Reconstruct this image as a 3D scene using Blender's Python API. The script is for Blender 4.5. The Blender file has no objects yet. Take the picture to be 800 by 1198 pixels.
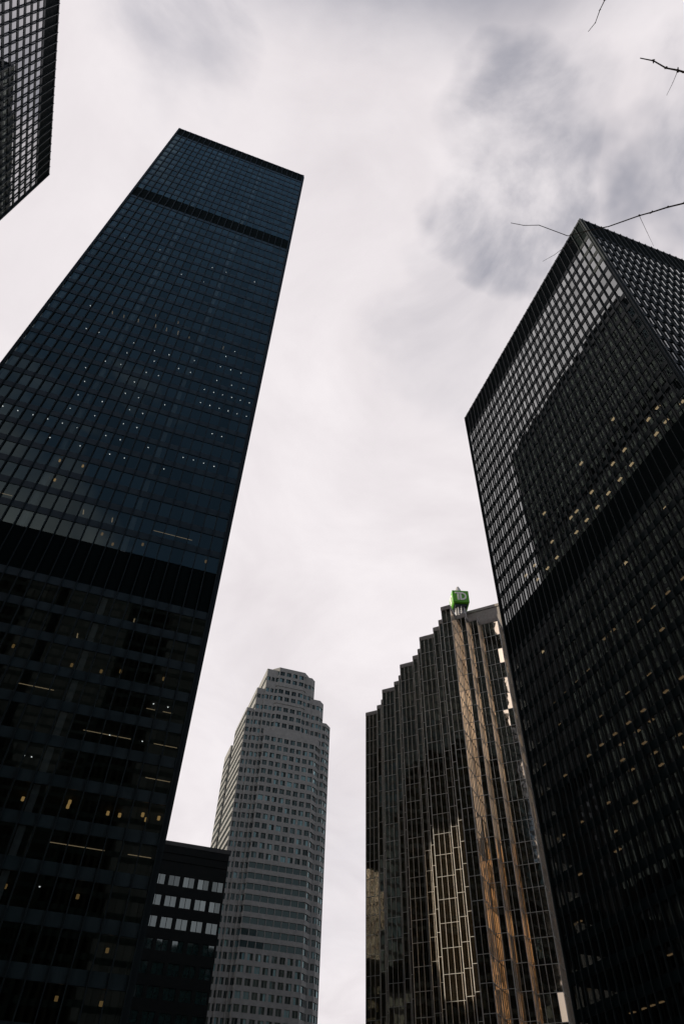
import bpy, math, random
from mathutils import Vector, Matrix

random.seed(7)
scene = bpy.context.scene
col = scene.collection
R = math.radians

# ---------------------------------------------------------------- camera
F_PX, PITCH, HEAD, ROLL = 804.3165, R(47.5035), R(17.8666), R(2.1743)
fw = Vector((math.sin(HEAD)*math.cos(PITCH), math.cos(HEAD)*math.cos(PITCH), math.sin(PITCH)))
rt = Vector((math.cos(HEAD), -math.sin(HEAD), 0))
up = rt.cross(fw)
rt2 = rt*math.cos(ROLL) + up*math.sin(ROLL)
up2 = -rt*math.sin(ROLL) + up*math.cos(ROLL)
EYE = Vector((0, 0, 1.6))
cam_d = bpy.data.cameras.new('camera')
cam = bpy.data.objects.new('camera', cam_d)
col.objects.link(cam)
cam.matrix_world = Matrix(((rt2.x, up2.x, -fw.x, 0), (rt2.y, up2.y, -fw.y, 0), (rt2.z, up2.z, -fw.z, 1.6), (0, 0, 0, 1)))
cam_d.sensor_width = 36
cam_d.lens = F_PX/1198*36
cam_d.clip_start = 0.1
cam_d.clip_end = 8000
scene.camera = cam

# ---------------------------------------------------------------- sky, sun, exposure
SUN_HEAD, SUN_EL, SUN_STR = R(288), R(24), 5.0
world = bpy.data.worlds.new('World')
scene.world = world
world.use_nodes = True
wn, wl = world.node_tree.nodes, world.node_tree.links
wn.clear()

def N(nodes, kind, **kw):
    n = nodes.new(kind)
    for k, v in kw.items():
        setattr(n, k, v)
    return n

def mth(nodes, links, op, a, b=None, c=None, clamp=False):
    n = nodes.new('ShaderNodeMath'); n.operation = op; n.use_clamp = clamp
    for i, v in enumerate((a, b, c)):
        if v is None: continue
        if isinstance(v, (int, float)): n.inputs[i].default_value = v
        else: links.new(v, n.inputs[i])
    return n.outputs[0]

def maprange(nodes, links, v, a, b, c=0.0, d=1.0, smooth=True):
    n = nodes.new('ShaderNodeMapRange'); n.clamp = True
    if smooth: n.interpolation_type = 'SMOOTHSTEP'
    links.new(v, n.inputs['Value'])
    for k, x in zip(('From Min', 'From Max', 'To Min', 'To Max'), (a, b, c, d)):
        n.inputs[k].default_value = x
    return n.outputs['Result']

def build_sky():
    out = N(wn, 'ShaderNodeOutputWorld'); bg = N(wn, 'ShaderNodeBackground')
    bg.inputs['Strength'].default_value = SKY_STR
    wl.new(bg.outputs[0], out.inputs[0])
    tc = N(wn, 'ShaderNodeTexCoord')
    sky = N(wn, 'ShaderNodeTexSky', sky_type='NISHITA', sun_disc=False)
    sky.sun_elevation = SUN_EL
    sky.sun_rotation = SUN_HEAD
    sky.air_density = 1.0; sky.dust_density = 0.6; sky.ozone_density = 2.0
    d = tc.outputs['Generated']
    # clouds lie on a flat layer: project the direction onto it
    sep = N(wn, 'ShaderNodeSeparateXYZ'); wl.new(d, sep.inputs[0])
    zz = mth(wn, wl, 'MAXIMUM', sep.outputs['Z'], 0.0)
    den = mth(wn, wl, 'ADD', zz, 0.28)
    px = mth(wn, wl, 'DIVIDE', sep.outputs['X'], den); py = mth(wn, wl, 'DIVIDE', sep.outputs['Y'], den)
    cmb = N(wn, 'ShaderNodeCombineXYZ'); wl.new(px, cmb.inputs[0]); wl.new(py, cmb.inputs[1])
    def noise(scale, detail, rough, off, dist=0.0):
        mp = N(wn, 'ShaderNodeMapping'); mp.inputs['Location'].default_value = off
        wl.new(cmb.outputs[0], mp.inputs[0])
        n = N(wn, 'ShaderNodeTexNoise'); n.inputs['Scale'].default_value = scale
        n.inputs['Detail'].default_value = detail; n.inputs['Roughness'].default_value = rough
        n.inputs['Distortion'].default_value = dist
        wl.new(mp.outputs[0], n.inputs['Vector'])
        return n
    warp = noise(3.2, 5, 0.55, (3.1, 1.7, 0))
    wv = N(wn, 'ShaderNodeVectorMath', operation='SUBTRACT'); wl.new(warp.outputs['Color'], wv.inputs[0]); wv.inputs[1].default_value = (.5, .5, .5)
    ws = N(wn, 'ShaderNodeVectorMath', operation='SCALE'); wl.new(wv.outputs[0], ws.inputs[0]); ws.inputs['Scale'].default_value = 0.05
    wd = N(wn, 'ShaderNodeVectorMath', operation='ADD'); wl.new(d, wd.inputs[0]); wl.new(ws.outputs[0], wd.inputs[1])
    fbm = noise(4.2, 9, 0.58, (0.4, 2.2, 0), 0.5)
    soft = noise(1.6, 4, 0.5, (5.4, 0.3, 0))
    thin = maprange(wn, wl, fbm.outputs['Fac'], 0.33, 0.66, 1.5, 0.25)   # thin patches of the cloud follow the noise
    even = maprange(wn, wl, fbm.outputs['Fac'], 0.33, 0.66, 1.25, 0.85)
    hole = None
    for holes, most, tn in ((HOLES, .54, thin), (CLEAR, 1.0, even)):
        total = None
        for (x, y, z), r_in, r_out, w in holes:
            dt = N(wn, 'ShaderNodeVectorMath', operation='DOT_PRODUCT'); wl.new(wd.outputs[0], dt.inputs[0])
            dt.inputs[1].default_value = Vector((x, y, z)).normalized()
            m = maprange(wn, wl, dt.outputs['Value'], math.cos(R(r_out)), math.cos(R(r_in)), 0, w)
            total = m if total is None else mth(wn, wl, 'MAXIMUM', total, m)
        k = mth(wn, wl, 'MULTIPLY', mth(wn, wl, 'MULTIPLY', total, tn, clamp=True), most)
        hole = k if hole is None else mth(wn, wl, 'MAXIMUM', hole, k)
    veil = maprange(wn, wl, soft.outputs['Fac'], 0.52, 0.25, 0.0, 0.10)
    hole = mth(wn, wl, 'MAXIMUM', hole, veil)
    ramp = N(wn, 'ShaderNodeValToRGB')
    ramp.color_ramp.elements[0].position = 0.30; ramp.color_ramp.elements[0].color = (*[c*CLOUD for c in (.90, .84, .865)], 1)
    ramp.color_ramp.elements[1].position = 0.66; ramp.color_ramp.elements[1].color = (*[c*CLOUD for c in (1.06, 1.0, 1.02)], 1)
    wl.new(fbm.outputs['Fac'], ramp.inputs[0])
    mix = N(wn, 'ShaderNodeMix', data_type='RGBA'); wl.new(hole, mix.inputs['Factor'])
    cs = N(wn, 'ShaderNodeVectorMath', operation='SCALE'); wl.new(ramp.outputs[0], cs.inputs[0]); 
    # added brighter patch of cloud for the gold tower's walls to mirror
    fl = N(wn, 'ShaderNodeVectorMath', operation='DOT_PRODUCT'); wl.new(d, fl.inputs[0]); fl.inputs[1].default_value = hd(222, 36)
    fs = maprange(wn, wl, fl.outputs['Value'], .958, .988, 1/SKY_STR, 2.1/SKY_STR)
    wl.new(fs, cs.inputs['Scale'])
    wl.new(cs.outputs[0], mix.inputs[6]); wl.new(sky.outputs[0], mix.inputs[7])
    wl.new(mix.outputs[2], bg.inputs['Color'])

SKY_STR, CLOUD = 0.10, 0.87
def hd(h, e):
    return (math.sin(R(h))*math.cos(R(e)), math.cos(R(h))*math.cos(R(e)), math.sin(R(e)))
HOLES = [  # thinly veiled gaps in the cloud: direction, core and rim radius in degrees, openness
    ((.262, .150, .95), 0.0, 7.5, .70), ((.280, .215, .936), 0.0, 7.0, .80), ((.285, .08, .957), 0.0, 7.5, .30),
    ((.435, .01, .90), 0.0, 9, .95), ((.46, .06, .885), 0.0, 9.5, 1.1), ((.405, -.05, .915), 0.0, 8, .6), ((.51, .01, .86), 3, 11, 1.1),
    ((-.199, .187, .962), 0.0, 8, .42), ((-.27, .19, .95), 0.0, 7, .36), ((.301, .415, .858), 0.0, 9.0, .25), ((.30, .33, .89), 0.0, 7.0, .22),
]
CLEAR = [  # open blue sky
    (hd(188, 67), 18, 34, 1.0), (hd(165, 54), 14, 30, 1.0), (hd(196, 54), 6, 26, .85), (hd(122, 32), 15, 24, .8),
]
build_sky()
sun_d = bpy.data.lights.new('sun', 'SUN'); sun = bpy.data.objects.new('sun', sun_d); col.objects.link(sun)
sun_d.energy = SUN_STR; sun_d.angle = R(0.5); sun_d.color = (1.0, .86, .68)
to_sun = Vector((math.sin(SUN_HEAD)*math.cos(SUN_EL), math.cos(SUN_HEAD)*math.cos(SUN_EL), math.sin(SUN_EL)))
sun.rotation_euler = to_sun.to_track_quat('Z', 'Y').to_euler()
sun.location = (60, -60, 300)
vs = scene.view_settings
vs.view_transform = 'Standard'; vs.look = 'None'; vs.exposure = 0; vs.gamma = 1; vs.use_curve_mapping = False
scene.cycles.transparent_max_bounces = 12
scene.cycles.max_bounces = 7
scene.cycles.glossy_bounces = 4

# ---------------------------------------------------------------- materials
def new_mat(name):
    m = bpy.data.materials.new(name); m.use_nodes = True
    nt = m.node_tree; nt.nodes.clear()
    return m, nt.nodes, nt.links

def solid(name, c, rough=.6, metal=0.0, var=.15, scale=1.5, bump=0.0, bscale=8, spec=.5, streak=0.0):
    m, n, l = new_mat(name)
    out = N(n, 'ShaderNodeOutputMaterial'); b = N(n, 'ShaderNodeBsdfPrincipled'); l.new(b.outputs[0], out.inputs[0])
    tc = N(n, 'ShaderNodeTexCoord')
    nz = N(n, 'ShaderNodeTexNoise'); nz.inputs['Scale'].default_value = scale; nz.inputs['Detail'].default_value = 5
    mp = N(n, 'ShaderNodeMapping'); l.new(tc.outputs['Object'], mp.inputs[0])
    if streak: mp.inputs['Scale'].default_value = (1, 1, streak)
    l.new(mp.outputs[0], nz.inputs['Vector'])
    rp = N(n, 'ShaderNodeValToRGB'); l.new(nz.outputs['Fac'], rp.inputs[0])
    rp.color_ramp.elements[0].position = .3; rp.color_ramp.elements[1].position = .7
    rp.color_ramp.elements[0].color = (*[x*(1-var) for x in c], 1); rp.color_ramp.elements[1].color = (*[min(1, x*(1+var)) for x in c], 1)
    l.new(rp.outputs[0], b.inputs['Base Color'])
    b.inputs['Metallic'].default_value = metal; b.inputs['Specular IOR Level'].default_value = spec
    r = maprange(n, l, nz.outputs['Fac'], .3, .7, rough*.9, min(1, rough*1.1))
    l.new(r, b.inputs['Roughness'])
    if bump:
        n2 = N(n, 'ShaderNodeTexNoise'); n2.inputs['Scale'].default_value = bscale; n2.inputs['Detail'].default_value = 6
        l.new(tc.outputs['Object'], n2.inputs['Vector'])
        bp = N(n, 'ShaderNodeBump'); bp.inputs['Strength'].default_value = bump; l.new(n2.outputs['Fac'], bp.inputs['Height']); l.new(bp.outputs[0], b.inputs['Normal'])
    return m

def glass(name, refl, f0, tint, power=3.5, wav=0.0, rough=0.02):
    """clear pane: mirror by viewing angle, the rest lets you look inside"""
    m, n, l = new_mat(name)
    out = N(n, 'ShaderNodeOutputMaterial'); mx = N(n, 'ShaderNodeMixShader'); l.new(mx.outputs[0], out.inputs[0])
    tr = N(n, 'ShaderNodeBsdfTransparent'); tr.inputs[0].default_value = (*tint, 1)
    gl = N(n, 'ShaderNodeBsdfGlossy'); gl.inputs['Roughness'].default_value = rough
    lw = N(n, 'ShaderNodeLayerWeight'); lw.inputs['Blend'].default_value = 0.5
    geo = N(n, 'ShaderNodeNewGeometry')
    pw = mth(n, l, 'POWER', lw.outputs['Facing'], power)
    fr = mth(n, l, 'MULTIPLY_ADD', pw, 1-f0, f0)
    rnd = mth(n, l, 'MULTIPLY_ADD', geo.outputs['Random Per Island'], .3, .8)
    fr = mth(n, l, 'MULTIPLY', fr, rnd, clamp=True)
    l.new(fr, mx.inputs[0]); l.new(tr.outputs[0], mx.inputs[1]); l.new(gl.outputs[0], mx.inputs[2])
    gl.inputs['Color'].default_value = (*refl, 1)
    if wav:
        tc = N(n, 'ShaderNodeTexCoord'); nz = N(n, 'ShaderNodeTexNoise'); nz.inputs['Scale'].default_value = .5; nz.inputs['Detail'].default_value = 1
        l.new(tc.outputs['Object'], nz.inputs['Vector'])
        bp = N(n, 'ShaderNodeBump'); bp.inputs['Strength'].default_value = wav; bp.inputs['Distance'].default_value = .05
        l.new(nz.outputs['Fac'], bp.inputs['Height']); l.new(bp.outputs[0], gl.inputs['Normal'])
    return m

def mirror_glass(name, dark, refl, f0, power, wav, rough=.03, lights=0.0, scale=.5, spread=.4):
    """coated pane that cannot be looked through; each pane (mesh island) differs a little"""
    m, n, l = new_mat(name)
    out = N(n, 'ShaderNodeOutputMaterial'); mx = N(n, 'ShaderNodeMixShader'); l.new(mx.outputs[0], out.inputs[0])
    df = N(n, 'ShaderNodeBsdfDiffuse'); gl = N(n, 'ShaderNodeBsdfGlossy'); gl.inputs['Roughness'].default_value = rough
    geo = N(n, 'ShaderNodeNewGeometry')
    rp = N(n, 'ShaderNodeValToRGB'); l.new(geo.outputs['Random Per Island'], rp.inputs[0])
    e = rp.color_ramp.elements; e[0].position = 0; e[0].color = (*[x*.55 for x in dark], 1); e[1].position = .66; e[1].color = (*dark, 1)
    if lights:
        q = rp.color_ramp.elements.new(.8); q.color = (*[x*lights*.6 for x in dark], 1)
        q = rp.color_ramp.elements.new(1.0); q.color = (*[x*lights for x in dark], 1)
    l.new(rp.outputs[0], df.inputs[0]); gl.inputs['Color'].default_value = (*refl, 1)
    lw = N(n, 'ShaderNodeLayerWeight'); lw.inputs['Blend'].default_value = 0.5
    pw = mth(n, l, 'POWER', lw.outputs['Facing'], power)
    fr = mth(n, l, 'MULTIPLY_ADD', pw, 1-f0, f0)
    rnd = mth(n, l, 'MULTIPLY_ADD', geo.outputs['Random Per Island'], spread, 1-spread*.55)
    fr = mth(n, l, 'MULTIPLY', fr, rnd, clamp=True)
    l.new(fr, mx.inputs[0]); l.new(df.outputs[0], mx.inputs[1]); l.new(gl.outputs[0], mx.inputs[2])
    tc = N(n, 'ShaderNodeTexCoord'); nz = N(n, 'ShaderNodeTexNoise'); nz.inputs['Scale'].default_value = scale; nz.inputs['Detail'].default_value = 1.5
    l.new(tc.outputs['Object'], nz.inputs['Vector'])
    bp = N(n, 'ShaderNodeBump'); bp.inputs['Strength'].default_value = wav; bp.inputs['Distance'].default_value = .05
    l.new(nz.outputs['Fac'], bp.inputs['Height']); l.new(bp.outputs[0], gl.inputs['Normal'])
    return m

def lamp_mat(name, c, s):
    m, n, l = new_mat(name)
    out = N(n, 'ShaderNodeOutputMaterial'); e = N(n, 'ShaderNodeEmission'); l.new(e.outputs[0], out.inputs[0])
    e.inputs[0].default_value = (*c, 1); e.inputs[1].default_value = s
    return m

M_STEEL = solid('black_painted_steel', (.004, .010, .0115), .5, 0, .2, .8, spec=.2)
M_LOUVRE = solid('black_louvre', (.0025, .006, .0065), .8, 0, .2, 2, spec=.05)
M_MULL = solid('black_steel_mullion', (.008, .016, .018), .5, 0, .15, .3, spec=.25)
M_PANEL = solid('dark_grey_steel_panel', (.013, .026, .030), .36, .0, .25, .5, spec=.4)
M_CEIL = solid('office_ceiling', (.08, .085, .085), .9, 0, .2, .3)
M_COREW = solid('core_wall', (.06, .06, .06), .9)
M_COLW = solid('pale_column_casing', (.55, .57, .55), .8)
M_ROOF = solid('roof_gravel', (.12, .12, .115), .95, 0, .3, 4, bump=.3)
M_GLASS = glass('bronze_glass', (.86, 1.0, .86), .085, (.28, .31, .32))
M_GLASS_B = glass('bronze_glass_light', (.97, 1.0, .98), .15, (.20, .22, .23), 2.8)
M_GLASS_T = glass('bronze_glass_pale', (1, 1, 1), .30, (.24, .26, .27), 2.2)
M_DOT = lamp_mat('white_lamp', (1, .97, .92), 2.4)
M_WARM = lamp_mat('warm_lamp', (1, .58, .20), .62)
M_WARM_DIM = lamp_mat('faint_warm_lamp', (1, .58, .20), .26)
M_STRIP = lamp_mat('tube_lamp', (1, .70, .40), .5)
M_WARM2 = lamp_mat('warm_white_lamp', (1, .68, .36), 1.7)
M_DIM = lamp_mat('dim_warm_lamp', (1, .60, .28), .48)
M_GOLD = mirror_glass('gold_mirror_glass', (.034, .025, .015), (.98, .82, .63), .58, 1.4, .15, .03, scale=.6)
M_GMULL = solid('grey_metal_mullion', (.52, .53, .52), .40, .10, .15, 2)
M_GCAP = solid('parapet_stone', (.34, .315, .29), .75, 0, .15, 1.5, bump=.1)
M_STONE = solid('pale_granite', (.180, .186, .180), .8, 0, .16, .6, bump=.1, bscale=3)
M_SGLASS = mirror_glass('teal_window_glass', (.012, .024, .027), (.70, .97, 1.0), .025, 3.2, .10, .04, lights=9, spread=1.3, scale=.8)
M_SAND = solid('sandstone', (.78, .58, .40), .8, 0, .15, .8, bump=.1)
M_NGLASS = mirror_glass('dark_window_glass', (.02, .02, .02), (.9, .95, 1), .06, 4, .05)
M_GREEN = solid('green_sign_panel', (.10, .40, .012), .5, 0, .06, 2)
M_DKGREEN = solid('dark_soffit', (.02, .035, .06), .5)
M_WHITE = solid('white_lettering', (.86, .87, .80), .4, 0, .03, 2)
M_GREY = solid('pale_grey_metal', (.42, .42, .43), .5, .2, .1, 2)
M_BARK = solid('dark_bark', (.045, .036, .030), .9, 0, .35, 14, bump=.6, bscale=30)
M_PAVE = solid('granite_paving', (.26, .255, .25), .8, 0, .2, 1.2, bump=.1)
M_ASPH = solid('asphalt', (.05, .05, .052), .9, 0, .25, 6, bump=.3)
M_KERB = solid('kerb_concrete', (.33, .32, .31), .85, 0, .15, 3)
M_LINE = solid('white_road_paint', (.75, .75, .72), .7, 0, .1, 3)

# ---------------------------------------------------------------- mesh helpers
class MB:
    def __init__(s): s.v = []; s.f = []
    def box(s, x0, x1, y0, y1, z0, z1):
        b = len(s.v)
        s.v += [(x0,y0,z0),(x1,y0,z0),(x1,y1,z0),(x0,y1,z0),(x0,y0,z1),(x1,y0,z1),(x1,y1,z1),(x0,y1,z1)]
        s.f += [tuple(b+i for i in q) for q in ((3,2,1,0),(4,5,6,7),(0,1,5,4),(1,2,6,5),(2,3,7,6),(3,0,4,7))]
    def obox(s, p, q, n, a, b, z0, z1):
        """upright slab along the plan segment p-q; a..b is its extent along the outward normal n"""
        k = len(s.v)
        for z in (z0, z1):
            for (o, d) in ((p, a), (q, a), (q, b), (p, b)):
                s.v.append((o[0]+n[0]*d, o[1]+n[1]*d, z))
        s.f += [tuple(k+i for i in r) for r in ((3,2,1,0),(4,5,6,7),(0,1,5,4),(1,2,6,5),(2,3,7,6),(3,0,4,7))]
    def quad(s, *p):
        k = len(s.v); s.v += list(p); s.f.append(tuple(range(k, k+len(p))))
    def prism(s, poly, z0, z1, cap=True):
        k = len(s.v); n = len(poly)
        s.v += [(x, y, z0) for x, y in poly] + [(x, y, z1) for x, y in poly]
        for i in range(n):
            j = (i+1) % n; s.f.append((k+i, k+j, k+n+j, k+n+i))
        if cap:
            s.f.append(tuple(k+n+i for i in range(n))); s.f.append(tuple(k+i for i in reversed(range(n))))
    def tube(s, pts, r0, r1, seg=6, cap=True):
        P = [Vector(p) for p in pts]; m = len(P); k = len(s.v)
        for i, p in enumerate(P):
            t = (P[min(i+1, m-1)] - P[max(i-1, 0)]).normalized()
            a = t.cross(Vector((0, 0, 1)) if abs(t.z) < .9 else Vector((1, 0, 0))).normalized(); b = t.cross(a)
            r = r0 + (r1-r0)*i/max(1, m-1)
            for j in range(seg):
                w = 2*math.pi*j/seg; q = p + (a*math.cos(w)+b*math.sin(w))*r; s.v.append(tuple(q))
        for i in range(m-1):
            for j in range(seg):
                s.f.append((k+i*seg+j, k+i*seg+(j+1) % seg, k+(i+1)*seg+(j+1) % seg, k+(i+1)*seg+j))
        if cap:
            s.f.append(tuple(k+j for j in reversed(range(seg)))); s.f.append(tuple(k+(m-1)*seg+j for j in range(seg)))
    def build(s, name, mat, parent=None, smooth=False, origin=None, kind=None):
        me = bpy.data.meshes.new(name)
        v = s.v
        if origin is None and parent is not None: origin = parent.location
        if origin is not None: v = [(x-origin[0], y-origin[1], z-origin[2]) for x, y, z in v]
        me.from_pydata(v, [], s.f); me.materials.append(mat)
        if smooth:
            for p in me.polygons: p.use_smooth = True
        o = bpy.data.objects.new(name, me); col.objects.link(o)
        if parent is not None: o.parent = parent
        elif origin is not None: o.location = origin
        if kind: o['kind'] = kind
        return o

def thing(name, label, cat, loc=(0, 0, 0), group=None):
    o = bpy.data.objects.new(name, None); col.objects.link(o); o.location = loc
    o.empty_display_size = 2
    o['label'] = label; o['category'] = cat
    if group: o['group'] = group
    return o

def px(p):
    d = Vector(p) - EYE; w = d.dot(fw)
    if w <= .1: return None
    return (400 + F_PX*d.dot(rt2)/w, 599 - F_PX*d.dot(up2)/w)

def pane_area(q, n):
    """how large a pane stands in the photograph (0 when turned away or out of frame)"""
    c = sum((Vector(p) for p in q), Vector())/len(q)
    if (EYE - c).dot(n) <= 0: return 0
    P = [px(p) for p in q]
    if None in P: return 0
    cx = sum(p[0] for p in P)/len(P); cy = sum(p[1] for p in P)/len(P)
    if not (0 < cx < 800 and 0 < cy < 1198): return 0
    return abs(sum(P[i][0]*P[(i+1) % len(P)][1]-P[(i+1) % len(P)][0]*P[i][1] for i in range(len(P))))/2

def emit_panes(panes, mat, parent, name='window', top=96, gap=None):
    """the largest panes in view each become a part of their own, the rest one sheet"""
    sc = sorted(range(len(panes)), key=lambda i: -pane_area(*panes[i]))
    vis = [i for i in sc[:top] if pane_area(*panes[i]) > 0]
    big = set(vis)
    for i in vis:
        b = MB(); q, n = panes[i]; b.quad(*q); b.build(name, mat, parent)
    rest = MB()
    for i in range(len(panes)):
        if i not in big: rest.quad(*panes[i][0])
    if rest.f: rest.build(name, mat, parent, kind='stuff')

def tilt_quad(p, q, n, z0, z1, off, t):
    """upright pane between plan points p and q, set back by -off, leaning a few millimetres (t) like real glazing"""
    a, b, c, d = (random.uniform(-t, t) for _ in range(4)); d = a + c - b  # stays flat
    f = lambda o, k, z: (o[0]+n[0]*(off+k), o[1]+n[1]*(off+k), z)
    return [f(p, a, z0), f(q, b, z0), f(q, c, z1), f(p, d, z1)]

# ---------------------------------------------------------------- ground
def ground():
    g = MB(); g.quad((-3000, -3000, -.154), (3000, -3000, -.154), (3000, 3000, -.154), (-3000, 3000, -.154))
    o = g.build('ground', M_ASPH); o['kind'] = 'structure'
    p = MB(); p.box(-60, 62, -22, 98, -.3, 0); p.box(62, 112, 20, 98, -.3, 0); p.box(62, 135, 112, 180, -.3, 0); p.box(-60, 62, 112, 180, -.3, 0)
    o = p.build('plaza', M_PAVE); o['kind'] = 'structure'
    k = MB()
    for x0, x1, y0, y1 in ((-60.3, 112.3, 98.004, 98.3), (-60.3, 135.3, 111.7, 111.996)): k.box(x0, x1, y0, y1, -.3, .004)
    o = k.build('kerb', M_KERB); o['kind'] = 'structure'
    m = MB()
    for i in range(28): m.quad((-58+i*6, 104.93, -.15), (-55+i*6, 104.93, -.15), (-55+i*6, 105.07, -.15), (-58+i*6, 105.07, -.15))
    o = m.build('road_marking', M_LINE); o['kind'] = 'structure'
ground()

# ---------------------------------------------------------------- black curtain-wall towers
SP = 1.05
def curtain_tower(t, x0, x1, y0, y1, H, nx, ny, floors, bands, seen, gmat=None, lobby=9.0, core_in=9.0, inside=True, fin=.20, sp=SP, spm=None, mm=None):
    gmat = gmat or M_GLASS
    c = .42
    sides = {'-y': ((x0+c, y0), (x1-c, y0), (0, -1), nx), '+x': ((x1, y0+c), (x1, y1-c), (1, 0), ny),
             '+y': ((x1-c, y1), (x0+c, y1), (0, 1), nx), '-x': ((x0, y1-c), (x0, y0+c), (-1, 0), ny)}
    lerp = lambda p, q, f: (p[0]+(q[0]-p[0])*f, p[1]+(q[1]-p[1])*f)
    panes = []; rest_m = MB()
    for key, (p, q, n, k) in sides.items():
        N3 = Vector((n[0], n[1], 0))
        for i in range(k+1):
            a = lerp(p, q, i/k); e = ((q[0]-p[0])/math.dist(p, q)*.055, (q[1]-p[1])/math.dist(p, q)*.055)
            b = MB() if key in seen else rest_m
            A_, B_ = (a[0]-e[0], a[1]-e[1]), (a[0]+e[0], a[1]+e[1])
            b.obox(A_, B_, n, -.05, fin, lobby, H-.35)            # I-beam: web and outer flange
            if key in seen: b.build('mullion', mm or M_MULL, t)
        for z0, h in floors:
            for i in range(k):
                a, b = lerp(p, q, i/k), lerp(p, q, (i+1)/k)
                panes.append((tilt_quad(a, b, n, z0+.06, z0+h-sp-.03, -.14, .0035), N3))
    if rest_m.f: rest_m.build('mullion', M_MULL, t, kind='stuff')
    emit_panes(panes, gmat, t)
    def ring(z0, z1, a, b, name, mat):
        m = MB()
        for (p, q, n, k) in sides.values(): m.obox(p, q, n, a, b, z0, z1)
        return m.build(name, mat, t)
    for z0, h in floors: ring(z0+h-sp, z0+h+.05, -.20, -.06, 'spandrel', spm or M_PANEL)
    for z0, z1 in bands: ring(z0+.08, z1-.02, -.30, -.16, 'louvre_band', M_LOUVRE)
    for z0, z1 in bands:
        if z1 < H-3: continue
        ring(H-.7, H-.05, -.22, .02, 'roof_fascia', M_STEEL)
    for cx, sx in ((x0, 1), (x1, -1)):
        for cy, sy in ((y0, 1), (y1, -1)):
            m = MB(); xa, xb = sorted((cx-sx*.02, cx+sx*(c-.03))); ya, yb = sorted((cy-sy*.02, cy+sy*(c-.03)))
            m.box(xa, xb, ya, yb, 0, H-.03); m.build('corner_column', M_STEEL, t)
    m = MB(); m.box(x0+.35, x1-.35, y0+.35, y1-.35, H-.9, H-.2); m.build('roof', M_ROOF, t)
    if inside:
        m = MB(); m.box(x0+core_in, x1-core_in, y0+core_in, y1-core_in, 0, H-1); m.build('core', M_COREW, t)
        for z0, h in floors:
            m = MB(); m.box(x0+.24, x1-.24, y0+.24, y1-.24, z0+h-sp, z0+h-.04); m.build('floor_slab', M_CEIL, t)
    else:
        m = MB(); m.box(x0+.5, x1-.5, y0+.5, y1-.5, 0, H-1); m.build('core', M_LOUVRE, t)
    m = MB(); m.box(x0+4, x1-4, y0+4, y1-4, 0, lobby); m.build('lobby', gmat, t)
    return sides

A_FL = [(171.6+i*3.783, 3.783) for i in range(12)] + [(60.6+i*3.763, 3.763) for i in range(28)] + [(54.2-(i+1)*3.74, 3.74) for i in range(12)]
B_FL = [(82.0+i*3.7625, 3.7625) for i in range(16)] + [(75.5-(i+1)*3.74, 3.74) for i in range(17)]

def disc(x, y, z, r, h, seg=10):
    m = MB(); m.prism([(x+r*math.cos(2*math.pi*i/seg), y+r*math.sin(2*math.pi*i/seg)) for i in range(seg)], z-h, z); return m

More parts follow.
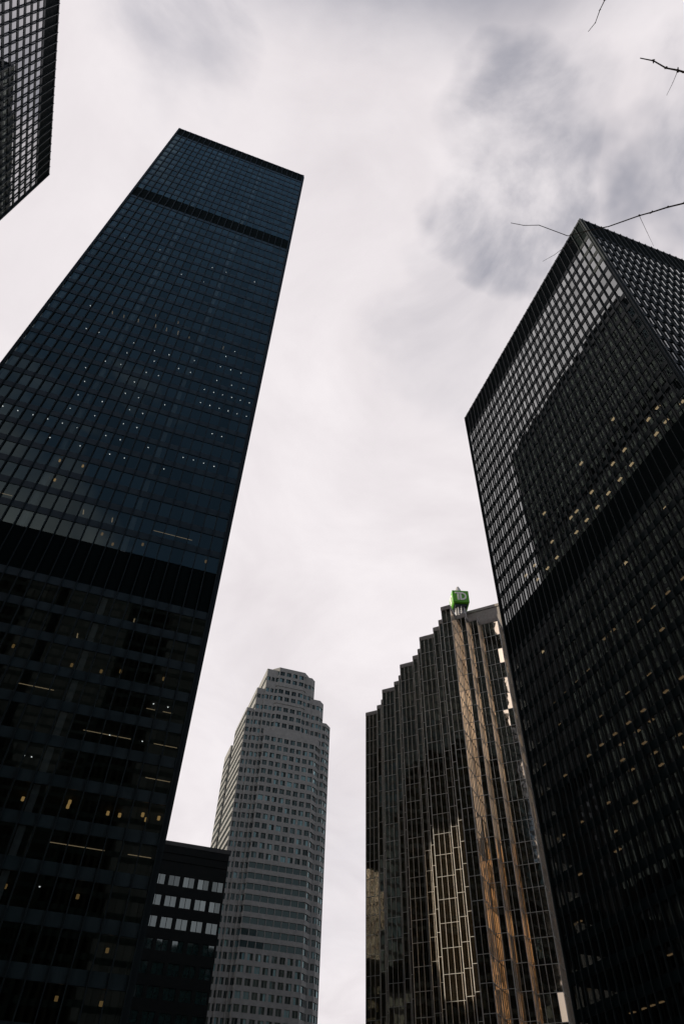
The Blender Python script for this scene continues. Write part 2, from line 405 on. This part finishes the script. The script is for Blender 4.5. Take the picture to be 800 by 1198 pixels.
# left tower
tA = thing('glass_tower', 'tallest tower at left, dark blue glass with two black bands and tiny white lights', 'skyscraper', (-13.4, 67.2, 0), 'black glass towers')
curtain_tower(tA, -32.4, 5.65, 67.2, 139.5, 223, 24, 46, A_FL, [(217, 223), (165.95, 171.6), (54.2, 60.6)], ('-y',), core_in=10)
for x in (-31.2, -18.95, -6.7):
    m = MB(); m.box(x-.3, x+.3, 67.55, 68.15, 2, 217); m.build('interior_column', M_COLW, tA)
A_DOTS=[(-26.52,68.55,115.97),(-25.04,68.55,108.44),(-22.88,68.52,108.44),(-17.19,68.36,104.68),(-16.97,68.48,108.44),(-17.23,68.38,100.91),(-21.84,68.36,97.15),(-19.71,68.66,100.91),(-13.32,68.72,108.44),(-12.58,68.34,104.68),(-10.79,68.65,108.44),(-6.37,68.23,108.44),(-6.32,68.36,104.68),(-8.39,68.32,104.68),(-11.03,68.35,100.91),(-13.04,68.44,100.91),(-20.89,68.24,93.39),(-18.77,68.32,93.39),(-14.1,68.32,97.15),(-14.6,68.21,93.39),(-12.51,68.32,93.39),(-20.74,68.22,89.62),(-17.14,68.17,89.62),(-8.35,68.18,93.39),(-20.77,68.14,85.86),(-17.18,68.19,85.86),(-13,68.19,89.62),(-10.98,68.19,89.62),(-0.07,68.53,115.97),(-1.38,67.8,112.2),(-1.78,67.83,108.44),(0.09,67.83,108.44),(1.96,67.83,108.44),(-1.69,68.34,104.68),(0.95,68.39,104.68),(3.06,68.31,104.68),(-3.25,68.32,100.91),(-1.64,68.33,100.91),(-0.09,68.3,100.91),(1.47,68.26,100.91),(3,68.31,100.91),(4.58,68.28,100.91),(-3.2,68.46,97.15),(-1.63,68.48,97.15),(-0.05,68.5,97.15),(1.47,68.48,97.15),(3.02,68.52,97.15),(4.61,68.47,97.15),(-28.89,68.07,82.1),(-26.85,68.11,82.1),(-24.78,68.1,82.1),(-22.74,68.1,82.1),(-20.69,68.11,82.1),(-18.65,68.18,82.1),(-12.96,68.16,85.86),(-10.95,68.16,85.86),(-14.54,68.16,82.1),(-12.46,68.18,82.1),(-21.2,68.08,78.34),(-17.08,68.08,78.34),(-0.05,68.2,89.62),(1.51,68.21,89.62),(-8.38,68.16,82.1),(-12.97,68.12,78.34),(-10.9,68.07,78.34),(-3.18,68.18,82.1),(-1.64,68.12,82.1),(-0.07,68.18,82.1),(1.52,68.24,82.1),(-5.25,68.08,78.34),(-28.14,68.51,146.07),(-20.73,68.46,146.07),(-18.81,68.47,138.54),(-14.64,68.44,138.54),(-9.95,68.46,138.54),(-9.4,68.41,146.07),(-6.36,68.4,146.07),(-0.03,68.38,146.07),(1.67,68.86,41.9),(3.24,68.93,41.9),(-3.84,70.2,23.2),(-9.08,70.2,34.42),(-8.4,70.2,34.42),(1.55,70.2,38.16),(-1.84,70.2,38.16)]
A_BARS=[(-22.64,68.3,115.97),(-20.58,68.33,115.97),(-18,68.25,115.97),(-15.69,68.39,119.73),(-14.86,68.23,115.97),(-12.88,68.18,115.97),(-11.49,68.36,119.73),(-10.77,68.08,115.97),(-8.67,68.54,115.97),(-2.27,68.28,115.97),(-19.14,68.61,67.05),(-13.19,68.74,67.05),(-9.46,68.84,67.05),(-2.97,70.2,53.12),(-8.5,70.2,49.38)]
A_BLOCKS=[(-18.57,68,74.57),(-15.5,67.85,74.57),(-17.99,68.08,70.81),(-9.78,67.75,63.28),(-8.3,69.14,63.28),(-4.67,67.8,63.28),(3.56,68.03,63.28),(2.06,69.09,45.64),(-4.71,70.2,45.64),(-2.66,69.41,45.64),(-7.9,70.2,45.64),(-14.1,68.91,45.64),(-7.78,70.2,30.68),(-3.56,69.16,30.68),(-3.65,70.2,30.68),(0.11,70.2,30.68),(1.23,70.2,30.68),(3.32,69.22,30.68),(3.78,70.2,30.68),(4.89,69.37,30.68),(-6.58,70.2,23.2),(-0.48,70.2,23.2),(3.12,70.2,19.46),(0.1,70.13,15.72),(3.73,70.2,15.72),(3.63,70.2,15.72)]
A_STRIPS=[(-23.66, -22.09, 69.45, 67.05), (-4.0, 1.22, 69.15, 67.05), (-12.15, -8.7, 70.2, 41.9), (-12.3, -9.12, 70.2, 41.9), (1.07, 2.02, 70.06, 41.9), (2.87, 3.91, 70.05, 41.9), (-4.54, 0.34, 70.2, 38.16), (2.77, 5.22, 70.2, 38.16), (2.75, 5.26, 70.2, 34.42), (-4.24, 0.75, 70.2, 26.94), (2.88, 5.06, 70.2, 26.94)]
for x, y, z in A_DOTS: disc(x, y, z, random.uniform(.055, .08), .05).build('ceiling_spotlight', M_DOT, tA)
for x, y, z in A_BARS:
    m = MB(); m.box(x-.05, x+.05, y-.1, y+.75, z-.06, z); m.build('tube_light', M_STRIP, tA)
for x, y, z in A_BLOCKS: disc(x, y, z-.2, .14, .34, 8).build('pendant_lamp', M_WARM if 25 < z < 35 or z > 70 else M_WARM_DIM, tA)
for xa, xb, y, z in A_STRIPS:
    m = MB(); m.box(xa, xb, y-.025, y+.025, z-.04, z); m.build('light_strip', M_STRIP, tA)

# right tower
tB = thing('glass_tower', 'black tower at right seen on two sides, mirroring another tower above small orange lights', 'skyscraper', (79, 33.5, 0), 'black glass towers')
curtain_tower(tB, 60.3, 98.1, 33.46, 87.1, 150, 24, 35, B_FL, [(142.2, 150), (75.5, 82)], ('-y', '-x'), fin=.24, core_in=10, gmat=M_GLASS_B, spm=M_STEEL, mm=M_STEEL)
B_LAMPS=[(61.34,72.21,84.68),(61.41,69.3,84.68),(61.21,62.85,84.68),(61.23,59.89,84.68),(61.23,56.83,84.68),(61.17,53.71,84.68),(61.19,50.67,84.68),(61.08,47.55,84.68),(61.03,41.53,84.68),(61.02,35.67,84.68),(61.39,69.34,95.97),(61.26,69.24,88.44),(61.2,63.09,88.44),(61.31,61.48,88.44),(61.25,56.9,88.44),(61.25,56.87,95.97),(61.02,50.64,88.44),(61.1,47.67,88.44),(61.03,41.6,88.44),(60.96,39.11,84.68),(61.02,39.24,88.44),(61.02,47,95.97),(62.92,58.4,63.2),(62.89,55.19,63.2),(62.78,52.02,63.2),(62.79,48.95,63.2),(60.75,55.22,70.68),(62.86,55.27,59.46),(60.75,61.48,63.2),(62.57,46.43,74.42),(61.53,75.66,88.44),(61.43,78.61,88.44),(61.24,75.48,84.68),(60.75,63.46,63.2),(60.75,61.49,63.2),(60.75,78.06,70.68),(62.98,71.11,63.2),(63.04,74.38,63.2),(63.07,77.64,63.2),(63.06,80.89,63.2),(63.15,80.95,59.46),(63.3,60.32,55.72),(63.3,65.11,55.72),(63.08,58.54,51.98),(62.97,55.27,51.98),(60.75,52.65,48.24),(63.14,63.32,51.98),(60.75,60.16,48.24),(63.18,66.61,51.98),(60.75,62.94,48.24),(63.2,69.77,51.98),(60.75,66.36,48.24),(63.17,72.93,51.98),(63.21,76.21,51.98),(63.3,71.62,55.72),(63.25,65.02,48.24),(60.75,61.36,44.5),(60.75,56.8,44.5),(63.3,69.86,48.24),(60.75,65.92,44.5),(63.3,63.51,44.5),(63.3,82.68,51.98),(63.3,86.92,55.72),(63.3,87.49,59.46),(63.3,74.86,44.5),(60.75,66.89,40.76),(63.3,89.24,51.98),(63.09,58.84,44.5),(63.3,81.37,44.5),(63.3,86.19,44.5),(63.3,87.71,44.5),(63.3,75.01,40.76),(60.75,72.53,37.02),(60.75,72.11,37.02),(60.75,80.78,37.02),(63.3,86.34,33.28),(63.3,87.8,33.28),(63.3,71.23,25.8),(63.3,87.43,25.8),(63.3,90.83,25.8),(63.3,77.95,22.06),(63.3,79.93,22.06),(63.3,74.75,22.06),(63.3,76.36,22.06),(63.3,78.13,22.06),(63.3,80.04,22.06)]
for x, y, z in B_LAMPS:
    m = MB(); m.box(x-.1, x+.25, y-.42, y+.42, z-.07, z); m.build('ceiling_lamp', M_WARM2 if z > 70 else M_DIM, tB)

# tower cut off by the upper left corner of the picture
tT = thing('glass_tower', 'black gridded tower cut off by the upper left corner, bright sky mirrored in its panes', 'skyscraper', (-73, 50, 0), 'black glass towers')
T_FL = [(174.3-(i+1)*3.64, 3.64) for i in range(44)]
curtain_tower(tT, -92.5, -55.2, 21.1, 76.6, 183, 20, 30, T_FL, [(174.3, 183)], ('+x',), fin=.24, core_in=10, gmat=M_GLASS_T, spm=M_STEEL)

# low black building between the left tower and the stone tower
def window_block(t, poly, rows, top, wh, mat, gmat, bay, wfrac, edges=None, recess=.3, wall_name='wall', skip=(), panes=None, mull=True, ribbon=(), wide=None, pt=.008):
    """solid wall bands, piers and recessed panes round a plan polygon (counter-clockwise); rows = sill heights"""
    w = MB(); z = -.2
    for s in sorted(rows):
        w.prism(poly, z, s); z = s+wh
    w.prism(poly, z, top)
    own = panes is None
    if own: panes = []
    for i in range(len(poly)):
        p, q = poly[i], poly[(i+1) % len(poly)]
        L = math.dist(p, q)
        if L < .6: continue
        d = ((q[0]-p[0])/L, (q[1]-p[1])/L); n = (d[1], -d[0]); N3 = Vector((n[0], n[1], 0))
        at = lambda s: (p[0]+d[0]*s, p[1]+d[1]*s)
        if i in skip:
            for s in rows: w.obox(p, q, n, -recess, -.02, s-.01, s+wh+.01)
            continue
        k = max(1, round(L/bay)); b = L/k
        rib = i in ribbon
        for j in range(k):
            g = b*(1-(.95 if rib else wfrac))/2
            for s in rows:
                wd = rib or (wide and wide[0] < s < wide[1]); g = b*(1-(.93 if wd else wfrac))/2
                for h in ((0, .5), (.5, 1)) if mull and not wd else ((0, 1),):
                    a0, a1 = j*b+g+(b-2*g)*h[0]+.04, j*b+g+(b-2*g)*h[1]-.04
                    panes.append((tilt_quad(at(a0), at(a1), n, s+.02, s+wh-.02, -recess, pt), N3))
        for j in range(k+1):
            for s in rows:
                wd = rib or (wide and wide[0] < s < wide[1]); g = b*(1-(.93 if wd else wfrac))/2
                a0, a1 = max(0.02, j*b-g), min(L-.02, j*b+g)
                w.obox(at(a0), at(a1), n, -recess-.1, -.015, s-.01, s+wh+.01)
            if mull and not rib and j < k:
                for s in rows:
                    if wide and wide[0] < s < wide[1]: continue
                    w.obox(at(j*b+b/2-.045), at(j*b+b/2+.045), n, -recess-.05, -recess+.09, s-.01, s+wh+.01)
    # dark liner so the block is not hollow
    cx = sum(p[0] for p in poly)/len(poly); cy = sum(p[1] for p in poly)/len(poly)
    o = w.build(wall_name, mat, t)
    if own: emit_panes(panes, gmat, t)
    return o, panes

M_LGLASS = mirror_glass('cool_window_glass', (.012, .042, .042), (.82, .97, 1), .12, 4, .04, spread=.6)
tL = thing('office_block', 'low black office block between the left tower and the pale stone tower, lit upper windows', 'office block', (10, 150, 0))
L_ROWS = [51.3-i*3.76 for i in range(13)]
window_block(tL, [(3.0, 150), (26.5, 150), (26.5, 185), (3.0, 185)], L_ROWS, 59.2, 1.95, M_STEEL, M_LGLASS, 2.9, .74, wall_name='facade', recess=.25)
m = MB(); m.box(2.95, 26.55, 149.93, 185.05, 58.75, 59.55); m.build('coping', M_PANEL, tL)
for z in (55.7, 57.2):
    m = MB(); m.box(3.1, 26.45, 149.93, 149.985, z, z+.09); m.build('panel_joint', M_LOUVRE, tL)

# pale stone tower with stepped crown
tS = thing('stone_tower', 'pale stone tower with a stepped chamfered crown in the middle distance', 'skyscraper', (72, 297, 0))
def octo(x0, x1, y0, y1, cl, cr):
    return [(x0, y1), (x0, y0+cl), (x0+cl, y0), (x1-cr, y0), (x1, y0+cr), (x1, y1)]
S_ROWS = [203.4, 199.5, 193.0, 189.0, 183.1, 178.9, 174.6] + [170.4-i*4.05 for i in range(41)]
wings = [  # x0, x1, front y, back y, top, chamfers
    (61.5, 81.0, 293.6, 330, 208.0, 3.0, 3.0), (58.2, 84.4, 294.5, 327, 206.3, .3, 2.2), (54.3, 90.0, 295.2, 326, 194.6, .3, 2.6),
    (50.7, 94.4, 295.9, 320.5, 183.0, .3, 3.0), (50.2, 98.8, 324.0, 338, 177.2, .3, 3.0),
    (59.9, 88.4, 293.0, 322, 172.4, .3, 3.0)]
spanes = []
for wi, (x0, x1, y0, y1, top, cl, cr) in enumerate(wings):
    rows = [r for r in S_ROWS if r+2.2 < top-1.0]
    if wi == 0: rows = [r for r in rows if r > 168]
    poly = octo(x0, x1, y0, y1, cl, cr)
    window_block(tS, poly, rows, top, 2.3, M_STONE, M_SGLASS, 3.1 if wi in (0, 5) else 2.2, .68, wall_name='stone_wing', skip=(5,), panes=spanes, ribbon=(0, 1, 3, 4) if wi in (0, 5) else (0, 3, 4), recess=.35, wide=(78, 112) if wi == 5 else None, pt=.025)
emit_panes(spanes, M_SGLASS, tS)
for z in (197.0, 187.2):
    m = MB(); x0, x1, y0, y1, top, cl, cr = wings[0]
    m.prism(octo(x0-.25, x1+.25, y0-.25, y1, cl, cr), z, z+.55); m.build('string_course', M_STONE, tS)
m = MB(); m.prism(octo(63, 79.5, 296.5, 328, 3, 3), 207.9, 209.4); m.build('parapet', M_STONE, tS)

# gold mirrored tower
tG = thing('gold_tower', 'gold mirrored office tower with sawtooth walls and a staircase skyline beside the right tower', 'skyscraper', (90, 140, 0))
def gold_tower(t):
    u = 1.63; H = 112
    P = [(64.6, 169.96)]; kind = []
    def go(dx, dy):
        P.append((P[-1][0]+dx*u, P[-1][1]+dy*u))
    for k in range(4):
        for s in ((2, -2), (-1, -1), (1, -1), (-1, -1), (1, -1), (-2, -2)): go(*s)
    go(1, -1)
    for k in range(4):
        for s in ((2, 2), (1, -1), (1, 1), (1, -1), (1, 1), (2, -2)): go(*s)
    xe = P[-1][0]
    P += [(xe+6, P[-1][1]+6), (xe+6, 172.5), (66.5, 172.5)]
    n_f = len(P)
    floors = [(H-1.15-(i+1)*4.1, 4.1) for i in range(26)]
    panes = []; rest = MB(); nm = 0; cols = []
    ring = [MB() for _ in floors]; cap = MB()
    for i in range(n_f):
        p, q = P[i], P[(i+1) % n_f]; L = math.dist(p, q)
        d = ((q[0]-p[0])/L, (q[1]-p[1])/L); n = (d[1], -d[0]); N3 = Vector((n[0], n[1], 0))
        k = max(1, round(L/1.152)); at = lambda s: (p[0]+d[0]*s, p[1]+d[1]*s)
        for z0, h in floors:
            for j in range(k): panes.append((tilt_quad(at(L*j/k), at(L*(j+1)/k), n, z0+.02, z0+h-.02, -.02, .012), N3))
        for j in range(k+1):
            s = min(max(L*j/k, .06), L-.06)
            cols.append((at(s-.034), at(s+.034), n, at(s)))
        for r, (z0, h) in zip(ring, floors): r.obox(at(.03), at(L-.03), n, -.05, .055, z0-.04, z0+.04)
        cap.obox(at(.02), at(L-.02), n, -.45, .10, H-1.15, H)
    c3 = lambda c: (0 if (EYE-Vector((c[3][0], c[3][1], 60))).dot(Vector((c[2][0], c[2][1], 0))) > 0 else 1, (Vector((c[3][0], c[3][1], 0))).length)
    cols.sort(key=c3)
    for i, (a, b, n, _) in enumerate(cols):
        m = MB() if i < 98 else rest
        m.obox(a, b, n, -.04, .07, 2, H-1.15)
        if i < 98: m.build('mullion', M_GMULL, t)
    rest.build('mullion', M_GMULL, t, kind='stuff')
    for r in ring: r.build('transom', M_GMULL, t)
    cap.build('parapet', M_GCAP, t)
    emit_panes(panes, M_GOLD, t)
    m = MB(); m.prism(P, H-1.0, H-.75); m.build('roof', M_ROOF, t)
    # plant rooms on the roof
    def rot_box(cx, cy, a, b, z0, z1, ang):
        c, s = math.cos(R(ang)), math.sin(R(ang))
        return [(cx+x*c-y*s, cy+x*s+y*c) for x, y in ((-a, -b), (a, -b), (a, b), (-a, b))]
    m = MB(); m.prism(rot_box(89, 136.5, 8.6, 5, 0, 0, -45), H-.7, 128.6); m.prism(rot_box(89, 136.5, 8.8, 5.2, 0, 0, -45), 128.7, 129.6); m.build('plant_room', M_GCAP, t)
    sc = MB()
    for i in range(11):
        a = R(200+i*16); cx, cy = 98.5+5*math.cos(a), 136+5*math.sin(a)
        sc.prism(rot_box(cx, cy, .55, .35, 0, 0, math.degrees(a)), H-.7, 130.3)
    sc.prism([(98.5+4.4*math.cos(R(i*20)), 136+4.4*math.sin(R(i*20))) for i in range(18)], H-.7, 129.9)
    sc.build('cooling_screen', M_GREY, t)
gold_tower(tG)

# green cube sign on the roof of the gold tower
def cube_sign():
    base = (80.3, 135.0, 111.3)
    t = thing('cube_sign', 'green cube sign with big white letters on a pale mast above the gold tower roof', 'sign', base)
    cz = 132.2; a = 2.35; ang = R(-16); c, s = math.cos(ang), math.sin(ang)
    W = lambda x, y: (base[0]+x*c-y*s, base[1]+x*s+y*c)
    m = MB(); m.tube([base, (base[0], base[1], cz-a-1.6)], 1.1, 1.1, 14); m.build('mast', M_GREY, t)
    m = MB()
    for i in range(10):
        w = 2*math.pi*i/10; m.tube([(base[0]+1.35*math.cos(w), base[1]+1.35*math.sin(w), cz-a-3.2), (base[0]+1.35*math.cos(w), base[1]+1.35*math.sin(w), cz-a-.5)], .2, .2, 6)
    m.build('collar_rods', M_GREY, t)
    m = MB(); m.prism([W(*q) for q in ((-a+.7, -a+.7), (a-.7, -a+.7), (a-.7, a-.7), (-a+.7, a-.7))], cz-a-.55, cz-a+.02); m.build('soffit', M_DKGREEN, t)
    b = MB()                                          # bevelled cube
    e = .28
    lo = [W(*q) for q in ((-a+e, -a+e), (a-e, -a+e), (a-e, a-e), (-a+e, a-e))]; md = [W(*q) for q in ((-a, -a), (a, -a), (a, a), (-a, a))]
    k = 0
    for ringv, z in ((lo, cz-a), (md, cz-a+e), (md, cz+a-e), (lo, cz+a)): b.v += [(x, y, z) for x, y in ringv]
    for r in range(3):
        for i in range(4): j = (i+1) % 4; b.f.append((r*4+i, r*4+j, r*4+4+j, r*4+4+i))
    b.f += [(3, 2, 1, 0), (12, 13, 14, 15)]
    cube = b.build('cube', M_GREEN, t)
    def letters(face):
        m = MB()
        def put(pts, inner=None):
            def P(u, v, d):
                x, y = {'-y': (u, -a-d), '-x': (-a-d, -u)}[face]
                X, Y = W(x, y); return (X, Y, cz+v)
            n = len(pts); k = len(m.v)
            for d in (0.0, .12): m.v.extend(P(u, v, d) for u, v in pts)
            m.f.append(tuple(k+n+i for i in range(n)))
            for i in range(n): j = (i+1) % n; m.f.append((k+i, k+j, k+n+j, k+n+i))
        put([(-1.62, .98), (-.62, .98), (-.62, 1.50), (-1.62, 1.50)])                       # T: bar left, stem, joined to the D
        put([(-1.02, -1.45), (-.50, -1.45), (-.50, .975), (-1.02, .975)])
        put([(-.615, .98), (-.05, .98), (-.05, 1.50), (-.615, 1.50)])
        put([(-.30, -1.45), (.22, -1.45), (.22, .975), (-.30, .975)])                     # D: stem and bowl
        N_ = 14
        for i in range(N_):
            t0, t1 = math.pi/2-math.pi*i/N_, math.pi/2-math.pi*(i+1)/N_
            f = lambda r1, r2, q: (.22+r1*math.cos(q), .025+r2*math.sin(q))
            put([f(.92, .955, t0), f(.92, .955, t1), f(1.42, 1.475, t1), f(1.42, 1.475, t0)])
        put([(-.045, .98), (.22, .98), (.22, 1.50), (-.045, 1.50)])
        m.build('letters', M_WHITE, cube, origin=base)
    letters('-y'); letters('-x')
    m = MB(); m.tube([(base[0], base[1], cz+a+.02), (base[0], base[1], cz+a+1.0), (base[0], base[1], cz+a+2.0), (base[0], base[1], cz+a+3.0)], 1.5, .4, 14); m.build('mast_cap', M_GREY, t, smooth=False)
cube_sign()

# neighbours behind the viewpoint and behind the left tower, seen only as reflections, some added to shape light
tK = thing('glass_tower', 'black slab tower behind the viewpoint, seen only as a dark reflection in the left tower', 'skyscraper', (10, -24, 0), 'black glass towers')
curtain_tower(tK, -8, 27, -36, -24, 134, 22, 8, [(126-(i+1)*3.74, 3.74) for i in range(31)], [(126, 134)], (), gmat=M_NGLASS, inside=False)
tK2 = thing('glass_tower', 'black slab tower behind the viewpoint, far to the left of its twin', 'skyscraper', (-55, -24, 0), 'black glass towers')
curtain_tower(tK2, -80, -27, -34, -24, 134, 34, 6, [(126-(i+1)*3.74, 3.74) for i in range(31)], [(126, 134)], (), gmat=M_NGLASS, inside=False)
tK3 = thing('glass_tower', 'tall black tower added unseen behind the two slab towers to darken the gap between them', 'skyscraper', (-22, -100, 0), 'black glass towers')
curtain_tower(tK3, -45, 2, -140, -100, 195, 30, 26, [(187-(i+1)*3.74, 3.74) for i in range(46)], [(187, 195)], (), gmat=M_NGLASS, inside=False)  # added to keep the left tower's reflections dark between the two slabs
tN = thing('sandstone_block', 'sunlit sandstone tower behind the viewpoint, mirrored in the gold tower', 'skyscraper', (-70, -105, 0))
def turned(cx, cy, a, d, ang):
    c, s = math.cos(R(ang)), math.sin(R(ang))
    return [(cx+x*c-y*s, cy+x*s+y*c) for x, y in ((-a, -d), (a, -d), (a, d), (-a, d))]
window_block(tN, turned(-68, -122, 19, 14, 20), [150-i*8.0 for i in range(18) if i not in (4, 5, 11)], 162, 4.2, M_SAND, M_NGLASS, 5.5, .62, wall_name='facade')
tM = thing('office_block', 'plain dark office block behind the viewpoint, mirrored in the low black block', 'office block', (60, -110, 0))
window_block(tM, [(10, -145), (95, -145), (95, -110), (10, -110)], [108-i*4 for i in range(26)], 113, 2, M_STEEL, M_NGLASS, 3.2, .6, wall_name='facade')
tQ = thing('glass_tower', 'black tower hidden behind the left tower, its near end shaped with an added gap to let sun onto the gold tower', 'skyscraper', (-20, 180, 0), 'black glass towers')
def hidden_tower(t):
    m = MB(); m.box(-6, 1.5, 162, 225, 0, 155); m.build('main_slab', M_STEEL, t)
    m = MB(); m.box(-6, 1.5, 139.6, 161.9, 0, 63); m.build('sun_gap_lower', M_STEEL, t)
    m = MB(); m.box(-6, 1.5, 139.6, 161.9, 96, 155); m.build('sun_gap_upper', M_STEEL, t)  # added gap below this wing shapes the sun patch on the gold tower
    m = MB()
    for i in range(18):
        m.box(-5.9, 1.55, 139.58, 225.04, 98+i*3.1, 98.5+i*3.1)
    m.build('sill_band', M_PANEL, t)
hidden_tower(tQ)
tR = thing('office_block', 'dark office block added unseen far behind the left tower to block mirrored sky', 'office block', (-50, 225, 0))
window_block(tR, [(-75, 205), (-28, 205), (-28, 250), (-75, 250)], [144-i*4 for i in range(35)], 150, 2, M_STEEL, M_NGLASS, 3.2, .6, wall_name='facade')  # added block, closes off sky that the right tower would mirror through the gap

# bare tree at the right, only its twig ends reach into the picture
def bare_tree():
    t = thing('bare_tree', 'bare tree with thin leafless dark twigs reaching in from the upper right', 'tree', (6.2, -1.2, 0))
    rnd = random.Random(3)
    m = MB(); m.tube([(6.2, -1.2, 0), (6.15, -1.15, 1.2), (6.2, -1.0, 2.6), (6.1, -.9, 3.9), (6.15, -.75, 5.2), (6.05, -.7, 6.6), (6.1, -.6, 8.2), (6.0, -.6, 9.8)], .17, .03, 10); m.build('trunk', M_BARK, t, smooth=True)
    limbs = [[(6.1, -.9, 4.1), (5.4, -.6, 5.2), (4.7, -.2, 6.3), (4.1, .2, 6.9), (3.6, .48, 7.15), (3.307, .686, 7.269)],
             [(6.12, -.8, 4.9), (5.3, -.7, 6.0), (4.4, -.45, 6.7), (3.5, -.15, 7.0), (2.95, .05, 7.1), (2.697, .105, 7.18)],
             [(6.05, -.7, 6.6), (5.1, -.7, 7.6), (4.0, -.6, 8.2), (3.0, -.45, 8.45), (2.3, -.3, 8.52), (2.045, -.158, 8.505)],
             [(6.1, -.9, 4.4), (7.0, -1.2, 5.6), (7.8, -1.6, 6.6), (8.6, -1.7, 7.6)], [(6.15, -.75, 5.4), (6.4, -1.7, 6.6), (6.9, -2.7, 7.6), (7.0, -3.3, 8.6)],
             [(6.05, -.7, 6.9), (6.9, -.4, 8.0), (7.5, -.5, 9.1)]]
    ends = (.010, .010, .006, .012, .012, .012)
    for l, e in zip(limbs, ends):
        m = MB(); m.tube(l, .055 if e > .008 else .04, e, 7); m.build('limb', M_BARK, t, smooth=True)
    tw = [([(2.651, 1.312, 7.50), (2.52, 1.41, 7.53), (2.409, 1.505, 7.56)], .0065, .004), ([(3.307, .686, 7.269), (3.062, .917, 7.375), (2.97, .997, 7.408), (2.891, 1.076, 7.434), (2.825, 1.135, 7.454), (2.653, 1.313, 7.5)], .0105, .0065),
          ([(2.409, 1.505, 7.56), (2.165, 1.531, 7.646), (2.053, 1.584, 7.672), (1.947, 1.61, 7.698)], .0045, .0032),
          ([(2.697, .105, 7.18), (2.449, .174, 7.292), (2.406, .18, 7.31), (2.331, .198, 7.341), (2.238, .192, 7.378), (2.151, .211, 7.409)], .0105, .0045),
          ([(2.406, .18, 7.31), (2.418, .254, 7.304), (2.424, .335, 7.298)], .003, .0015),
          ([(2.045, -.158, 8.505), (2.052, .014, 8.498), (2.052, .079, 8.498), (2.066, .166, 8.498), (2.045, .238, 8.498)], .006, .003),
          ([(2.52, 1.41, 7.53), (2.448, 1.727, 7.706), (2.38, 1.815, 7.706)], .004, .0018), ([(2.831, 1.142, 7.454), (2.93, 1.214, 7.388), (3.023, 1.28, 7.329)], .0025, .0012)]
    for p, a, b in tw:
        a *= .75; b *= .75; m = MB(); m.tube(p, a, b, 6)
        for q in p[1:-1]:                                # buds and knuckles
            k = max(a, b)*1.3; d = Vector((rnd.uniform(-1, 1), rnd.uniform(-1, 1), rnd.uniform(-1, 1)))*k*1.6
            m.tube([tuple(Vector(q)-d*.6), q, tuple(Vector(q)+d)], k, k*.3, 5)
        m.build('twig', M_BARK, t, smooth=True)
    for l in limbs[3:]:
        for j in range(5):
            f = rnd.uniform(.3, 1); i = min(len(l)-2, int(f*(len(l)-1))); g = f*(len(l)-1)-i
            p = Vector(l[i]).lerp(Vector(l[i+1]), g); q = p+Vector((rnd.uniform(0, .9), rnd.uniform(-.7, .3), rnd.uniform(.2, .9)))
            m = MB(); m.tube([tuple(p), tuple(p.lerp(q, .5)+Vector((0, 0, -.08))), tuple(q)], .012, .003, 5); m.build('twig', M_BARK, t, smooth=True)
bare_tree()
